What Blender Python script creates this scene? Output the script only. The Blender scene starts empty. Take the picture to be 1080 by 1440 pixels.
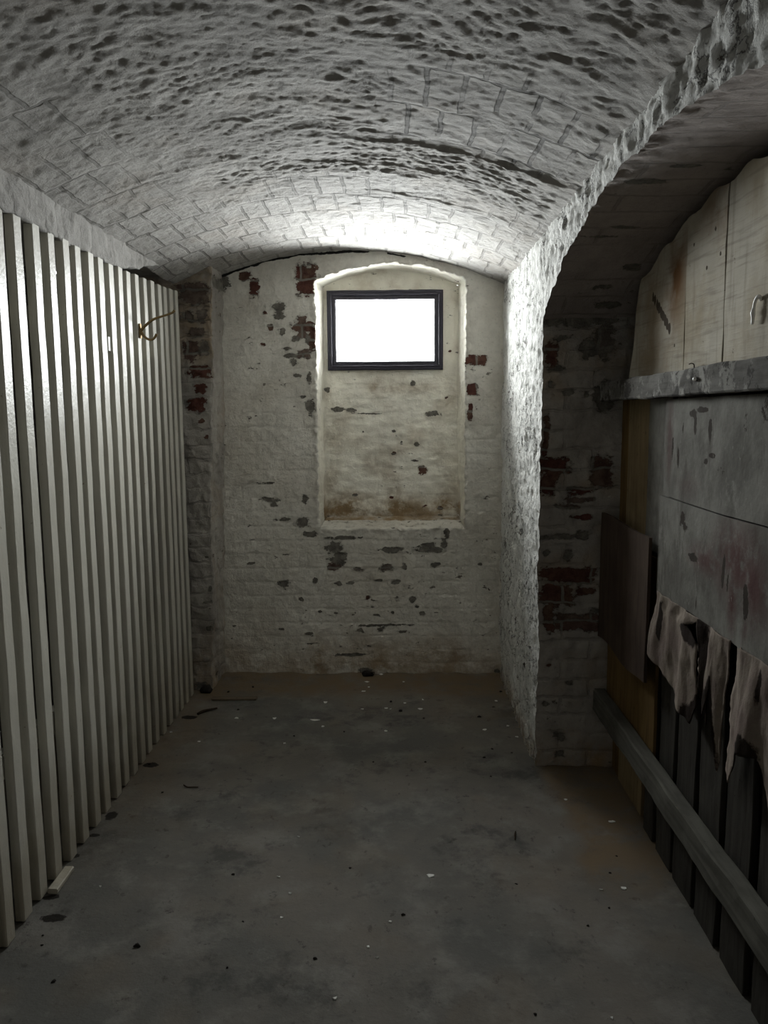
import bpy, math, random
import numpy as np
from mathutils import Matrix, Vector
random.seed(7)
S = bpy.context.scene
COL = S.collection
BACK = [(-.50,1.86,.02,.05,0.3),(-.47,1.80,.02,.03,1),(-.53,1.80,.03,.015,1),(-.58,1.75,.03,.012,1),(-.49,1.72,.03,.02,0.4),(-.55,1.68,.02,.02,1),(-.60,1.84,.02,.02,1),(-.47,1.60,.015,.03,1),(-.62,1.92,.03,.03,1),(-.50,1.50,.02,.01,1),(-.70,1.05,.05,.008,1),(-.30,.76,.10,.012,1),(-.05,.70,.09,.012,1),(.15,.72,.05,.012,1),(-.35,.64,.05,.014,1),(-.80,.62,.03,.01,1),(-.1,.28,.2,.008,1), (-0.473,2.097,0.047,0.067,0), (-0.489,1.859,0.055,0.022,0), (-0.446,1.794,0.018,0.043,0), (-0.464,1.448,0.026,0.044,1), (0.402,1.681,0.048,0.022,0), (0.377,1.529,0.026,0.026,0), (0.367,1.415,0.011,0.044,0), (-0.905,2.085,0.044,0.046,1), (-0.790,2.119,0.026,0.018,0), (-0.744,2.062,0.022,0.039,0), (-0.615,1.964,0.037,0.029,1), (-0.686,1.933,0.015,0.011,0), (-0.665,1.861,0.015,0.018,0), (-0.701,1.771,0.018,0.011,0), (-0.562,1.715,0.041,0.011,1), (-0.531,1.610,0.022,0.011,1), (-0.707,1.567,0.011,0.009,0), (-0.689,0.964,0.053,0.015,1), (-0.667,0.937,0.027,0.015,1), (-0.500,0.962,0.019,0.030,1), (-0.624,0.860,0.049,0.013,1), (-0.522,0.841,0.042,0.031,1), (-0.481,0.779,0.042,0.019,1), (-0.353,0.706,0.053,0.035,1), (-0.324,0.648,0.046,0.050,1), (-0.042,0.689,0.053,0.015,1), (0.155,0.696,0.091,0.019,1), (0.250,0.783,0.019,0.031,1), (0.231,0.722,0.023,0.031,1), (-0.077,0.596,0.046,0.023,0.6), (0.018,0.604,0.017,0.023,1), (0.189,0.611,0.027,0.014,1), (-0.625,0.509,0.035,0.027,1), (-0.459,0.532,0.019,0.018,1), (-0.337,0.512,0.023,0.014,1), (-0.268,0.516,0.023,0.012,1), (-0.119,0.527,0.023,0.010,1), (-0.028,0.519,0.030,0.012,1), (-0.538,0.423,0.015,0.016,1), (-0.174,0.430,0.019,0.012,0), (-0.028,0.433,0.015,0.008,1), (0.067,0.421,0.023,0.020,1), (0.090,0.382,0.011,0.008,1), (0.117,0.346,0.019,0.012,1), (-0.432,0.352,0.015,0.008,1), (-0.347,0.348,0.012,0.008,1), (-0.244,0.351,0.012,0.006,1), (-0.132,0.335,0.023,0.006,1), (-0.044,0.347,0.011,0.008,1), (-0.646,0.258,0.023,0.010,1), (-0.500,0.238,0.027,0.010,1), (-0.222,0.253,0.023,0.016,1), (-0.110,0.256,0.023,0.016,1), (0.013,0.244,0.035,0.010,1), (-0.481,0.182,0.050,0.006,1), (-0.289,0.114,0.108,0.010,1), (0.424,0.610,0.011,0.010,1), (0.140,0.703,0.023,0.012,1), (-0.355,0.601,0.031,0.016,0.3), (-0.190,0.022,0.039,0.024,1), (-0.559,-0.010,0.016,0.012,1), (-0.910,-0.001,0.020,0.020,1), (0.525,0.017,0.023,0.020,1), (-0.225,0.589,0.034,0.012,0.7), (-0.901,0.278,0.015,0.008,1), (-0.790,0.746,0.019,0.006,1) ]
NICHE = [ (0.178,1.410,0.054,0.017,1), (-0.337,1.437,0.039,0.015,1), (-0.263,1.433,0.031,0.015,1), (-0.032,1.199,0.016,0.012,0), (0.096,1.252,0.019,0.014,1), (0.081,1.159,0.027,0.008,1), (0.127,1.104,0.020,0.020,0), (0.011,1.257,0.008,0.008,1), (0.074,1.572,0.015,0.015,1), (0.135,0.908,0.016,0.008,0), (-0.050,0.952,0.016,0.008,0), (-0.246,0.969,0.020,0.008,0), (0.225,0.895,0.016,0.016,0), (-0.035,1.319,0.012,0.008,1), (-0.203,1.317,0.008,0.008,1), (-0.394,1.545,0.019,0.015,1), (-0.163,1.413,0.097,0.005,1), (0.255,1.494,0.012,0.008,0), (-0.160,1.725,0.012,0.006,1), (0.274,1.744,0.011,0.008,0) ]
LPIER = [ (-0.996,2.002,0.063,0.040,0.4), (-1.029,1.891,0.042,0.037,0.6), (-0.966,1.890,0.035,0.037,0.7), (-1.000,1.812,0.049,0.027,0.5), (-1.031,1.730,0.032,0.038,0.3), (-0.968,1.737,0.032,0.041,0.8), (-0.990,1.627,0.039,0.028,0), (-0.986,1.537,0.025,0.021,0), (-1.003,1.460,0.035,0.028,0), (-0.978,1.383,0.018,0.011,0), (-0.967,1.302,0.011,0.011,0), (-0.976,0.544,0.011,0.022,1), (-0.990,0.470,0.029,0.011,1), (-0.988,0.321,0.018,0.015,1), (-1.029,0.018,0.044,0.023,1), (-1.050,1.617,0.014,0.010,0) ]
RPIER = [ (0.566,1.628,0.021,0.034,0), (0.711,1.645,0.048,0.037,1), (0.571,1.515,0.016,0.016,1), (0.638,1.491,0.024,0.013,1), (0.705,1.482,0.016,0.013,1), (0.591,1.575,0.032,0.011,1), (0.772,1.460,0.037,0.058,1), (0.664,1.749,0.158,0.026,1), (0.593,1.204,0.046,0.027,0), (0.564,1.139,0.027,0.038,0), (0.695,1.111,0.038,0.014,0), (0.693,1.078,0.070,0.011,0.5), (0.697,1.009,0.038,0.008,0), (0.647,1.051,0.054,0.011,0.6), (0.636,0.932,0.098,0.014,1), (0.704,0.940,0.033,0.019,1), (0.649,0.854,0.019,0.028,1), (0.564,0.866,0.014,0.014,1), (0.653,0.776,0.099,0.025,0), (0.605,0.706,0.050,0.040,0), (0.723,0.716,0.038,0.011,0), (0.756,0.637,0.028,0.011,1), (0.690,0.592,0.077,0.029,0.25), (0.574,0.609,0.017,0.051,0), (0.569,0.262,0.014,0.015,1), (0.628,0.123,0.034,0.018,1), (0.624,0.052,0.028,0.015,1), (0.577,0.422,0.014,0.009,0), (0.662,0.356,0.017,0.009,1), (0.766,1.179,0.032,0.049,0.2), (0.555,1.329,0.011,0.067,0), (0.766,1.670,0.042,0.065,0.8), (0.607,1.685,0.037,0.013,1) ]
FLAKES = [ (-0.401,3.413,0.030,0.029,0), (-0.376,3.637,0.018,0.015,0), (0.088,3.544,0.020,0.016,0), (0.086,2.200,0.017,0.011,0), (-0.073,3.562,0.010,0.009,0), (-0.589,3.430,0.017,0.017,0), (-0.357,3.339,0.010,0.010,0), (-0.771,3.439,0.013,0.013,0), (-0.108,4.022,0.015,0.017,0), (-0.181,3.932,0.015,0.014,0), (-0.171,3.857,0.011,0.014,0), (-0.194,3.794,0.015,0.010,0), (0.015,3.932,0.011,0.013,0), (0.070,4.044,0.012,0.012,0), (-0.186,3.553,0.010,0.009,0), (-0.071,3.292,0.010,0.012,0), (-0.052,3.553,0.009,0.009,0), (0.017,3.627,0.009,0.009,0), (0.109,3.674,0.011,0.010,0), (0.375,3.308,0.013,0.016,0), (0.484,3.356,0.010,0.008,0), (0.507,3.232,0.009,0.008,0), (0.469,3.655,0.010,0.010,0), (0.727,2.524,0.017,0.010,0), (0.599,2.672,0.010,0.008,0), (0.659,2.144,0.011,0.009,0), (0.589,2.133,0.005,0.005,0), (0.487,1.642,0.007,0.007,0), (-0.881,3.177,0.008,0.009,0), (-1.034,3.275,0.008,0.016,0), (-0.378,2.189,0.009,0.006,0), (-0.332,2.111,0.006,0.005,0), (-0.340,1.998,0.004,0.004,0), (-0.035,1.982,0.006,0.003,0), (-0.067,1.840,0.005,0.004,0), (-0.091,1.880,0.004,0.003,0), (-0.347,2.417,0.007,0.005,0), (-0.910,2.135,0.006,0.006,0), (-0.164,1.697,0.007,0.009,0), (-0.505,3.156,0.009,0.007,0) ]
CRUMBS = [ (-0.004,3.526,0.015,0.018,0), (-0.050,3.646,0.014,0.011,0), (0.364,3.448,0.013,0.011,0), (0.445,3.571,0.009,0.009,0), (0.383,3.108,0.009,0.007,0), (0.341,3.019,0.010,0.007,0), (0.096,2.979,0.009,0.006,0), (-0.115,2.979,0.006,0.006,0), (0.105,3.431,0.010,0.008,0), (0.507,3.783,0.011,0.018,0), (-0.256,3.284,0.008,0.008,0), (-0.472,3.230,0.009,0.008,0), (-0.774,3.858,0.011,0.016,0), (-0.670,3.837,0.015,0.016,0), (0.348,2.856,0.006,0.006,0), (0.461,3.067,0.007,0.008,0), (0.343,2.162,0.006,0.007,0), (0.393,2.462,0.007,0.023,0), (0.685,2.311,0.005,0.006,0), (0.592,2.050,0.006,0.007,0), (0.512,1.972,0.006,0.006,0), (0.639,2.219,0.004,0.005,0), (-0.876,1.748,0.009,0.013,0), (-0.709,1.880,0.013,0.015,0), (-0.983,1.920,0.006,0.006,0), (-0.968,1.883,0.006,0.005,0), (-0.899,2.719,0.008,0.009,0), (-0.520,2.199,0.009,0.006,0), (-0.445,1.981,0.004,0.006,0), (-0.227,1.831,0.009,0.007,0), (-0.520,2.199,0.007,0.008,0), (-0.163,2.239,0.007,0.008,0), (-1.027,2.956,0.009,0.010,0), (0.002,2.013,0.010,0.006,0), (0.312,1.655,0.007,0.004,0), (-0.449,1.800,0.005,0.005,0), (-0.787,3.544,0.009,0.011,0), (-0.888,3.785,0.011,0.016,0) ]

# ------------------------------------------------------------------ noise
def _hash(ix, iy, iz, seed):
    h = (ix*374761393 + iy*668265263 + iz*2147483647*3 + seed*1274126177) & 0xffffffff
    h = ((h ^ (h >> 13))*1274126177) & 0xffffffff
    h = ((h ^ (h >> 16))*2246822519) & 0xffffffff
    return h ^ (h >> 15)
_G = np.array([(1,1,0),(-1,1,0),(1,-1,0),(-1,-1,0),(1,0,1),(-1,0,1),(1,0,-1),(-1,0,-1),
               (0,1,1),(0,-1,1),(0,1,-1),(0,-1,-1),(1,1,0),(-1,1,0),(0,-1,1),(0,-1,-1)], float)
def noise(P, scale=1.0, seed=0):
    P = np.asarray(P, float)*np.asarray(scale, float)
    i = np.floor(P).astype(np.int64); f = P - i
    u = f*f*f*(f*(f*6-15)+10)
    out = 0
    for dx in (0,1):
        for dy in (0,1):
            for dz in (0,1):
                g = _G[(_hash(i[:,0]+dx, i[:,1]+dy, i[:,2]+dz, seed) & 15).astype(int)]
                d = (g*(f-np.array([dx,dy,dz]))).sum(1)
                w = (u[:,0] if dx else 1-u[:,0])*(u[:,1] if dy else 1-u[:,1])*(u[:,2] if dz else 1-u[:,2])
                out = out + d*w
    return out
def fbm(P, scale, oct=3, seed=0, gain=.5):
    s, a, o = np.asarray(scale, float), 1.0, 0
    for k in range(oct):
        o = o + a*noise(P, s, seed+k*17); s = s*2.03; a *= gain
    return o
def smooth(a, b, x):
    t = np.clip((x-a)/(b-a), 0, 1); return t*t*(3-2*t)

# ------------------------------------------------------------------ mesh helpers
def tag(o, label=None, cat=None, group=None, kind=None):
    if label: o['label'] = label
    if cat: o['category'] = cat
    if group: o['group'] = group
    if kind: o['kind'] = kind
    return o
def link(name, me, mat, parent=None, sm=True):
    o = bpy.data.objects.new(name, me); COL.objects.link(o)
    if mat: me.materials.append(mat)
    if sm: me.polygons.foreach_set('use_smooth', [True]*len(me.polygons))
    if parent: o.parent = parent
    return o
def empty(name, loc=(0,0,0)):
    o = bpy.data.objects.new(name, None); COL.objects.link(o); o.location = loc
    o.empty_display_size = .05
    return o
def put(o, parent, loc):
    o.parent = parent; o.location = -Vector(loc)
    return o
class Acc:
    """collects vertices and faces of one mesh"""
    def __init__(s): s.V=[]; s.F=[]; s.U=[]; s.n=0
    def grid(s, fn, us, vs, buv=None, keep=None, flip=False):
        us, vs = np.asarray(us,float), np.asarray(vs,float)
        U, W = np.meshgrid(us, vs, indexing='ij')
        P = np.stack(fn(U.ravel(), W.ravel()), 1)
        B = np.stack(buv(U.ravel(), W.ravel()), 1) if buv else np.zeros((len(P),2))
        nu, nv = len(us), len(vs)
        i, j = np.meshgrid(np.arange(nu-1), np.arange(nv-1), indexing='ij')
        a = (i*nv+j).ravel(); q = np.stack([a, a+nv, a+nv+1, a+1], 1)
        if flip: q = q[:, ::-1]
        if keep is not None:
            uc = (us[:-1]+us[1:])/2; vc = (vs[:-1]+vs[1:])/2
            A, C = np.meshgrid(uc, vc, indexing='ij')
            q = q[keep(A.ravel(), C.ravel())]
        s.V.append(P); s.U.append(B); s.F.append(q+s.n); s.n += len(P)
    def arrays(s, weld=1e-4):
        V = np.concatenate(s.V); U = np.concatenate(s.U); F = np.concatenate(s.F)
        key = np.round(V/weld).astype(np.int64)
        _, first, inv = np.unique(key, axis=0, return_index=True, return_inverse=True)
        inv = inv.ravel()
        F = inv[F]; V = V[first]; U = U[first]
        used = np.zeros(len(V), bool); used[F.ravel()] = True
        mp = np.cumsum(used)-1
        return V[used], mp[F], U[used]
def raw_mesh(name, V, F):
    me = bpy.data.meshes.new(name)
    me.vertices.add(len(V)); me.vertices.foreach_set('co', np.asarray(V, np.float32).ravel())
    nf = len(F)
    me.loops.add(nf*4); me.loops.foreach_set('vertex_index', np.asarray(F, np.int32).ravel())
    me.polygons.add(nf)
    me.polygons.foreach_set('loop_start', np.arange(0, nf*4, 4, dtype=np.int32))
    me.polygons.foreach_set('loop_total', np.full(nf, 4, np.int32))
    me.update(calc_edges=True); me.validate()
    return me
def attr(me, name, vals):
    vals = np.asarray(vals, np.float32)
    if vals.ndim == 1:
        a = me.attributes.new(name, 'FLOAT', 'POINT'); a.data.foreach_set('value', vals)
    else:
        v = np.zeros((len(vals),3), np.float32); v[:, :vals.shape[1]] = vals
        a = me.attributes.new(name, 'FLOAT_VECTOR', 'POINT'); a.data.foreach_set('vector', v.ravel())
def field(a, b, blobs, ks=False):
    """strength of worn patches at wall coordinates a, b"""
    o = np.zeros(len(a)); kk = np.ones(len(a))*.8
    for cx, cz, rx, rz, k in blobs:
        e = 5. if k < .5 and rx*rz > 3e-4 else 2.
        d = (np.abs((a-cx)/rx)**e + np.abs((b-cz)/rz)**e)**(1/e)
        v = np.clip((1.3 if e > 3 else 1.12)-.65*d, 0, 1)
        m = v > o
        o[m] = v[m]; kk[(d < 2.2) & m] = k
    return o, kk
def rng(a, b, step):
    return np.linspace(a, b, max(2, int(round(abs(b-a)/step))+1))

def timber(name, mat, dims, org, n=14, ch=.003, jit=.0012, parent=None, seed=0, bow=0.0, taper=0.0):
    """a sawn board: chamfered section, slightly uneven, along its longest axis"""
    dims = np.array(dims, float); ax = int(np.argmax(dims)); ot = [k for k in range(3) if k != ax]
    w, h, L = dims[ot[0]], dims[ot[1]], dims[ax]
    ch = min(ch, w*.3, h*.3)
    sec = []
    def side(p, q, m):
        for t in np.linspace(0, 1, m, endpoint=False): sec.append((p[0]+(q[0]-p[0])*t, p[1]+(q[1]-p[1])*t))
    c = [(ch,0),(w-ch,0),(w,ch),(w,h-ch),(w-ch,h),(ch,h),(0,h-ch),(0,ch)]
    for k in range(8):
        side(c[k], c[(k+1)%8], 1 if k % 2 else max(1, int((w if k % 4 == 0 else h)/.03)))
    sec = np.array(sec); m = len(sec)
    V = []
    for t in np.linspace(0, 1, n):
        p = np.zeros((m,3)); p[:,ot[0]] = sec[:,0]; p[:,ot[1]] = sec[:,1]; p[:,ax] = t*L
        V.append(p)
    V = np.concatenate(V) + np.array(org)
    N = np.stack([fbm(V+seed*3.1, 7, 3, 5+seed), fbm(V+seed*3.1, 7, 3, 55+seed), fbm(V+seed*3.1, 7, 3, 95+seed)], 1)
    V = V + N*jit*2
    tt = np.repeat(np.linspace(0,1,n), m)
    V[:, ot[0]] += bow*np.sin(tt*math.pi)
    F = []
    for i in range(n-1):
        for j in range(m):
            a, b = i*m+j, i*m+(j+1)%m
            F.append((a, b, b+m, a+m))
    F.append(tuple(range(m-1, -1, -1))); F.append(tuple(range((n-1)*m, n*m)))
    me = bpy.data.meshes.new(name); me.from_pydata(V.tolist(), [], F); me.update()
    import bmesh
    b = bmesh.new(); b.from_mesh(me); bmesh.ops.recalc_face_normals(b, faces=b.faces); b.to_mesh(me); b.free()
    return link(name, me, mat, parent, sm=False)
def sheet(name, mat, us, lo, hi, x0, th, jit=.001, parent=None, seed=0, nv=26, edge=.0, wob=None):
    """an upright board in a plane of constant X, outline lo(y)..hi(y), thickness th"""
    us = np.asarray(us, float)
    Y = np.repeat(us, nv); t = np.tile(np.linspace(0,1,nv), len(us))
    l, h = lo(Y), hi(Y); Z = l+(h-l)*t
    P = np.stack([np.full(len(Y), x0), Y, Z], 1)
    e = fbm(P*[0,1,1]+seed, 16, 3, 7+seed)*edge
    P[:,2] += np.where(t > .999, e, 0) + np.where(t < .001, e, 0)
    b = fbm(P+seed*2.3, 5, 3, 3+seed)*jit*2
    if wob: b = b + wob(P[:,1], P[:,2])
    A = P.copy(); A[:,0] += b; B = A.copy(); B[:,0] += th
    V = np.concatenate([A, B]); n = len(A); nu = len(us)
    F = []
    for i in range(nu-1):
        for j in range(nv-1):
            a = i*nv+j
            F.append((a, a+1, a+nv+1, a+nv)); F.append((n+a, n+a+nv, n+a+nv+1, n+a+1))
    ring = [i*nv for i in range(nu)] + [(nu-1)*nv+j for j in range(1,nv)] + [i*nv+nv-1 for i in range(nu-2,-1,-1)] + [j for j in range(nv-2,0,-1)]
    for k in range(len(ring)):
        a, c = ring[k], ring[(k+1)%len(ring)]
        F.append((a, n+a, n+c, c))
    me = bpy.data.meshes.new(name); me.from_pydata(V.tolist(), [], F); me.update()
    import bmesh
    bm = bmesh.new(); bm.from_mesh(me); bmesh.ops.recalc_face_normals(bm, faces=bm.faces)
    for ed in bm.edges:
        if len(ed.link_faces) == 2 and ed.calc_face_angle(0) > .7: ed.smooth = False
    bm.to_mesh(me); bm.free()
    return link(name, me, mat, parent)
def tube(name, mat, pts, rad, parent=None, seg=10, sub=6):
    pts = [Vector(p) for p in pts]
    if np.isscalar(rad): rad = [rad]*len(pts)
    Q, Rr = [], []
    n = len(pts)
    for i in range(n-1):
        p0, p1, p2, p3 = pts[max(i-1,0)], pts[i], pts[i+1], pts[min(i+2,n-1)]
        for k in range(sub):
            t = k/sub
            Q.append(.5*((2*p1)+(p2-p0)*t+(2*p0-5*p1+4*p2-p3)*t*t+(3*p1-p0-3*p2+p3)*t**3)); Rr.append(rad[i]+(rad[i+1]-rad[i])*t)
    Q.append(pts[-1]); Rr.append(rad[-1])
    V, F = [], []; up = Vector((.13,.31,.94))
    for i, q in enumerate(Q):
        d = (Q[min(i+1,len(Q)-1)]-Q[max(i-1,0)]).normalized()
        a = d.cross(up).normalized(); b = d.cross(a).normalized(); up = -b if b.dot(up) < 0 else b
        a = d.cross(up).normalized(); b = a.cross(d)
        for k in range(seg):
            w = 2*math.pi*k/seg
            V.append(q+(a*math.cos(w)+b*math.sin(w))*Rr[i])
    for i in range(len(Q)-1):
        for k in range(seg):
            c, e = i*seg+k, i*seg+(k+1)%seg
            F.append((c, e, e+seg, c+seg))
    F.append(tuple(range(seg-1,-1,-1))); F.append(tuple(range((len(Q)-1)*seg, len(Q)*seg)))
    me = bpy.data.meshes.new(name); me.from_pydata([tuple(v) for v in V], [], F); me.update()
    return link(name, me, mat, parent)

# ------------------------------------------------------------------ materials
class N:
    def __init__(s, name):
        s.m = bpy.data.materials.new(name); s.m.use_nodes = True
        s.t = s.m.node_tree; s.t.nodes.clear()
        s.out = s.t.nodes.new('ShaderNodeOutputMaterial')
    def add(s, typ, **kw):
        n = s.t.nodes.new(typ)
        for k, v in kw.items(): setattr(n, k, v)
        return n
    def set(s, sock, v):
        if hasattr(v, 'links') or isinstance(v, bpy.types.NodeSocket): s.t.links.new(v, sock)
        elif isinstance(v, (tuple, list)) and len(v) == 3 and sock.type == 'RGBA': sock.default_value = (*v, 1)
        else: sock.default_value = v
    def attr(s, name, out='Fac'):
        return s.add('ShaderNodeAttribute', attribute_name=name).outputs[out]
    def obj(s): return s.add('ShaderNodeTexCoord').outputs['Object']
    def noise(s, vec, scale, detail=4, rough=.55, out='Fac', dist=0):
        n = s.add('ShaderNodeTexNoise'); s.set(n.inputs['Vector'], vec); n.inputs['Scale'].default_value = scale
        n.inputs['Detail'].default_value = detail; n.inputs['Roughness'].default_value = rough; n.inputs['Distortion'].default_value = dist
        return n.outputs[out]
    def map(s, vec, scale=(1,1,1), loc=(0,0,0), rot=(0,0,0)):
        n = s.add('ShaderNodeMapping'); s.set(n.inputs['Vector'], vec)
        n.inputs['Scale'].default_value = scale; n.inputs['Location'].default_value = loc; n.inputs['Rotation'].default_value = rot
        return n.outputs[0]
    def math(s, op, a, b=0.0, clamp=False, c=None):
        n = s.add('ShaderNodeMath', operation=op, use_clamp=clamp); s.set(n.inputs[0], a); s.set(n.inputs[1], b)
        if c is not None: s.set(n.inputs[2], c)
        return n.outputs[0]
    def step(s, x, a, b, lo=0., hi=1.):
        n = s.add('ShaderNodeMapRange', interpolation_type='SMOOTHSTEP'); s.set(n.inputs[0], x)
        n.inputs[1].default_value = a; n.inputs[2].default_value = b; n.inputs[3].default_value = lo; n.inputs[4].default_value = hi
        return n.outputs[0]
    def mix(s, f, a, b, typ='MIX'):
        n = s.add('ShaderNodeMix', data_type='RGBA', blend_type=typ); s.set(n.inputs[0], f); s.set(n.inputs[6], a); s.set(n.inputs[7], b)
        return n.outputs[2]
    def vadd(s, a, b):
        n = s.add('ShaderNodeVectorMath', operation='ADD'); s.set(n.inputs[0], a); s.set(n.inputs[1], b); return n.outputs[0]
    def vscale(s, a, k):
        n = s.add('ShaderNodeVectorMath', operation='SCALE'); s.set(n.inputs[0], a); s.set(n.inputs['Scale'], k); return n.outputs[0]
    def bump(s, h, dist, strength=1., nrm=None):
        n = s.add('ShaderNodeBump'); s.set(n.inputs['Height'], h); n.inputs['Distance'].default_value = dist; s.set(n.inputs['Strength'], strength)
        if nrm is not None: s.set(n.inputs['Normal'], nrm)
        return n.outputs[0]
    def finish(s, col, rough=.9, nrm=None, metallic=0., spec=.3, **kw):
        p = s.add('ShaderNodeBsdfPrincipled'); s.set(p.inputs['Base Color'], col); s.set(p.inputs['Roughness'], rough)
        p.inputs['Metallic'].default_value = metallic; p.inputs['Specular IOR Level'].default_value = spec
        if nrm is not None: s.set(p.inputs['Normal'], nrm)
        for k, v in kw.items(): p.inputs[k].default_value = v
        s.t.links.new(p.outputs[0], s.out.inputs[0]); return s.m

def whitewash(name, a, b, brick_w=.225, brick_h=.075, offset=.5, mortar=.007, joint_bump=.5, joint_dark=.12, red=(.115,.04,.03), brown=(.15,.10,.07), grey=(.22,.205,.175), fleck=.655, stain=(.30,.215,.125), fine=.0035, peel=0.):
    """limewashed brick: paint over brickwork, flaked off where the 'bare' attribute says"""
    n = N(name); P = n.obj(); uv = n.attr('buv', 'Vector')
    wob = n.vscale(n.vadd(n.noise(P, 9, 3, out='Color'), (-.5,-.5,-.5)), .022)
    uv2 = n.vadd(uv, wob)
    br = n.add('ShaderNodeTexBrick', offset=offset)
    n.set(br.inputs['Vector'], uv2); br.inputs['Scale'].default_value = 1; br.inputs['Brick Width'].default_value = brick_w
    br.inputs['Row Height'].default_value = brick_h; br.inputs['Mortar Size'].default_value = mortar; br.inputs['Mortar Smooth'].default_value = .45
    br.inputs['Color1'].default_value = (0,0,0,1); br.inputs['Color2'].default_value = (1,1,1,1); br.inputs['Mortar'].default_value = (.5,.5,.5,1)
    jf = n.math('MULTIPLY', br.outputs['Fac'], n.math('MULTIPLY', n.attr('brk'), n.step(n.noise(P, 6, 3), .34, .56)))
    big = n.noise(P, 2.2, 4, .6); mid = n.noise(P, 14, 6, .65); fin = n.noise(P, 75, 5, .7)
    paint = n.mix(n.step(big, .35, .65), a, b)
    paint = n.mix(n.step(mid, .38, .72, 0, .30), paint, tuple(c*.55 for c in b))
    paint = n.mix(n.step(fin, .52, .74, 0, .35), paint, tuple(c*.45 for c in b))
    paint = n.mix(n.math('MULTIPLY', n.attr('niche_light'), .9), paint, (.93,.90,.79))  # yellower niche limewash, with bounced window light put into its colour
    st = n.math('MULTIPLY', n.attr('stain'), n.step(n.noise(P, 11, 5, .7), .25, .62))
    paint = n.mix(st, paint, stain)
    paint = n.mix(n.math('MULTIPLY', jf, joint_dark), paint, (.10,.095,.085))
    # bare patches
    ragged = n.math('MULTIPLY', n.math('SUBTRACT', n.noise(n.map(P,(1,1,1.5)), 27, 9, .72), .5), 2.1)
    f1 = n.math('ADD', n.attr('bare'), ragged)
    m1 = n.step(f1, .53, .60)
    m2 = n.step(n.math('MULTIPLY', n.noise(n.map(P, (1,1,1.9), (3,1,7)), 17, 8, .72), n.step(n.noise(P, 3.1, 2), .3, .6, .86, 1.05)), fleck, fleck+.02)
    m = n.math('MAXIMUM', m1, m2)
    kind = n.attr('bkind')
    bvar = n.noise(P, 30, 5, .7)
    bc = n.mix(br.outputs['Color'], red, brown)
    bc = n.mix(n.step(bvar, .3, .75), bc, tuple(c*.5 for c in red))
    bc = n.mix(br.outputs['Fac'], bc, (.20,.185,.16))
    gc = n.mix(n.step(bvar, .3, .7), grey, tuple(c*.45 for c in grey))
    bare = n.mix(kind, bc, gc)
    col = n.mix(m, paint, bare)
    col = n.mix(n.step(n.math('ADD', n.attr('crack'), n.math('MULTIPLY', n.math('SUBTRACT', n.noise(P, 55, 5, .7), .5), .8)), .48, .56), col, (.012,.011,.010))
    rim = n.math('MULTIPLY', n.step(f1, .38, .53), n.math('SUBTRACT', 1.0, m))
    if peel:
        vo = n.add('ShaderNodeTexVoronoi', feature='DISTANCE_TO_EDGE')
        n.set(vo.inputs['Vector'], n.vadd(P, n.vscale(n.noise(P, 12, 5, .7, out='Color'), .16))); vo.inputs['Scale'].default_value = 15
        gate = n.step(n.noise(n.vadd(P,(2,2,5)), 5, 5, .7), .46, .56)
        edge_ = n.math('MULTIPLY', n.step(vo.outputs['Distance'], .015, .06, 1, 0), gate)
        col = n.mix(n.math('MULTIPLY', edge_, peel), col, (.10,.092,.08))
        m = n.math('MAXIMUM', m, n.math('MULTIPLY', edge_, .8))
    h = n.math('MULTIPLY', n.noise(P, 48, 8, .72), 1.0)
    h = n.math('SUBTRACT', h, n.math('MULTIPLY', m, .55))
    h = n.math('ADD', h, n.math('MULTIPLY', rim, .15))
    nr = n.bump(h, fine*2.4, 1.)
    nr = n.bump(n.math('MULTIPLY', jf, -1.), .006, joint_bump, nr)
    return n.finish(col, .88, nr, spec=.25)

def wood(name, a, b, rough=.6, axis='z', grain=1., dirt=.4, paintcol=None, spec=.35, bumpd=.0015, dark=None):
    n = N(name); P = n.obj()
    sc = {'z': (14,14,1.2), 'y': (14,1.2,14), 'x': (1.2,14,14)}[axis]
    g = n.noise(n.map(P, sc), 3.2, 6, .62, dist=.6)
    big = n.noise(P, 3.5, 4, .6); sp = n.noise(P, 34, 6, .7)
    c = n.mix(n.step(g, .32, .68), a, b)
    c = n.mix(n.step(big, .48, .7, 0, dirt), c, tuple(q*.45 for q in b))
    c = n.mix(n.step(sp, .64, .70, 0, .75), c, dark or tuple(q*.25 for q in b))
    h = n.math('ADD', n.math('MULTIPLY', g, grain), n.math('MULTIPLY', sp, .5))
    return n.finish(c, rough, n.bump(h, bumpd), spec=spec)

M = {}
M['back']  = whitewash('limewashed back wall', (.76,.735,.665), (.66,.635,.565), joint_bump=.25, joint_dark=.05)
M['right'] = whitewash('limewashed right wall', (.88,.88,.845), (.76,.76,.725), joint_bump=.35, joint_dark=.1, fine=.006, fleck=.645, peel=.75)
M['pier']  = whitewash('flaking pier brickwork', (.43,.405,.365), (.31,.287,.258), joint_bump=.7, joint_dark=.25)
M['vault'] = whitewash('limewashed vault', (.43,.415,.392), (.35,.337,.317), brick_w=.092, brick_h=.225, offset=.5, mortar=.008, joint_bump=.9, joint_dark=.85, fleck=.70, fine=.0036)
M['soffit'] = whitewash('dull arch soffit', (.40,.35,.32), (.30,.26,.24), brick_w=.40, brick_h=.11, joint_bump=.6, joint_dark=.4, fleck=.66)

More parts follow.
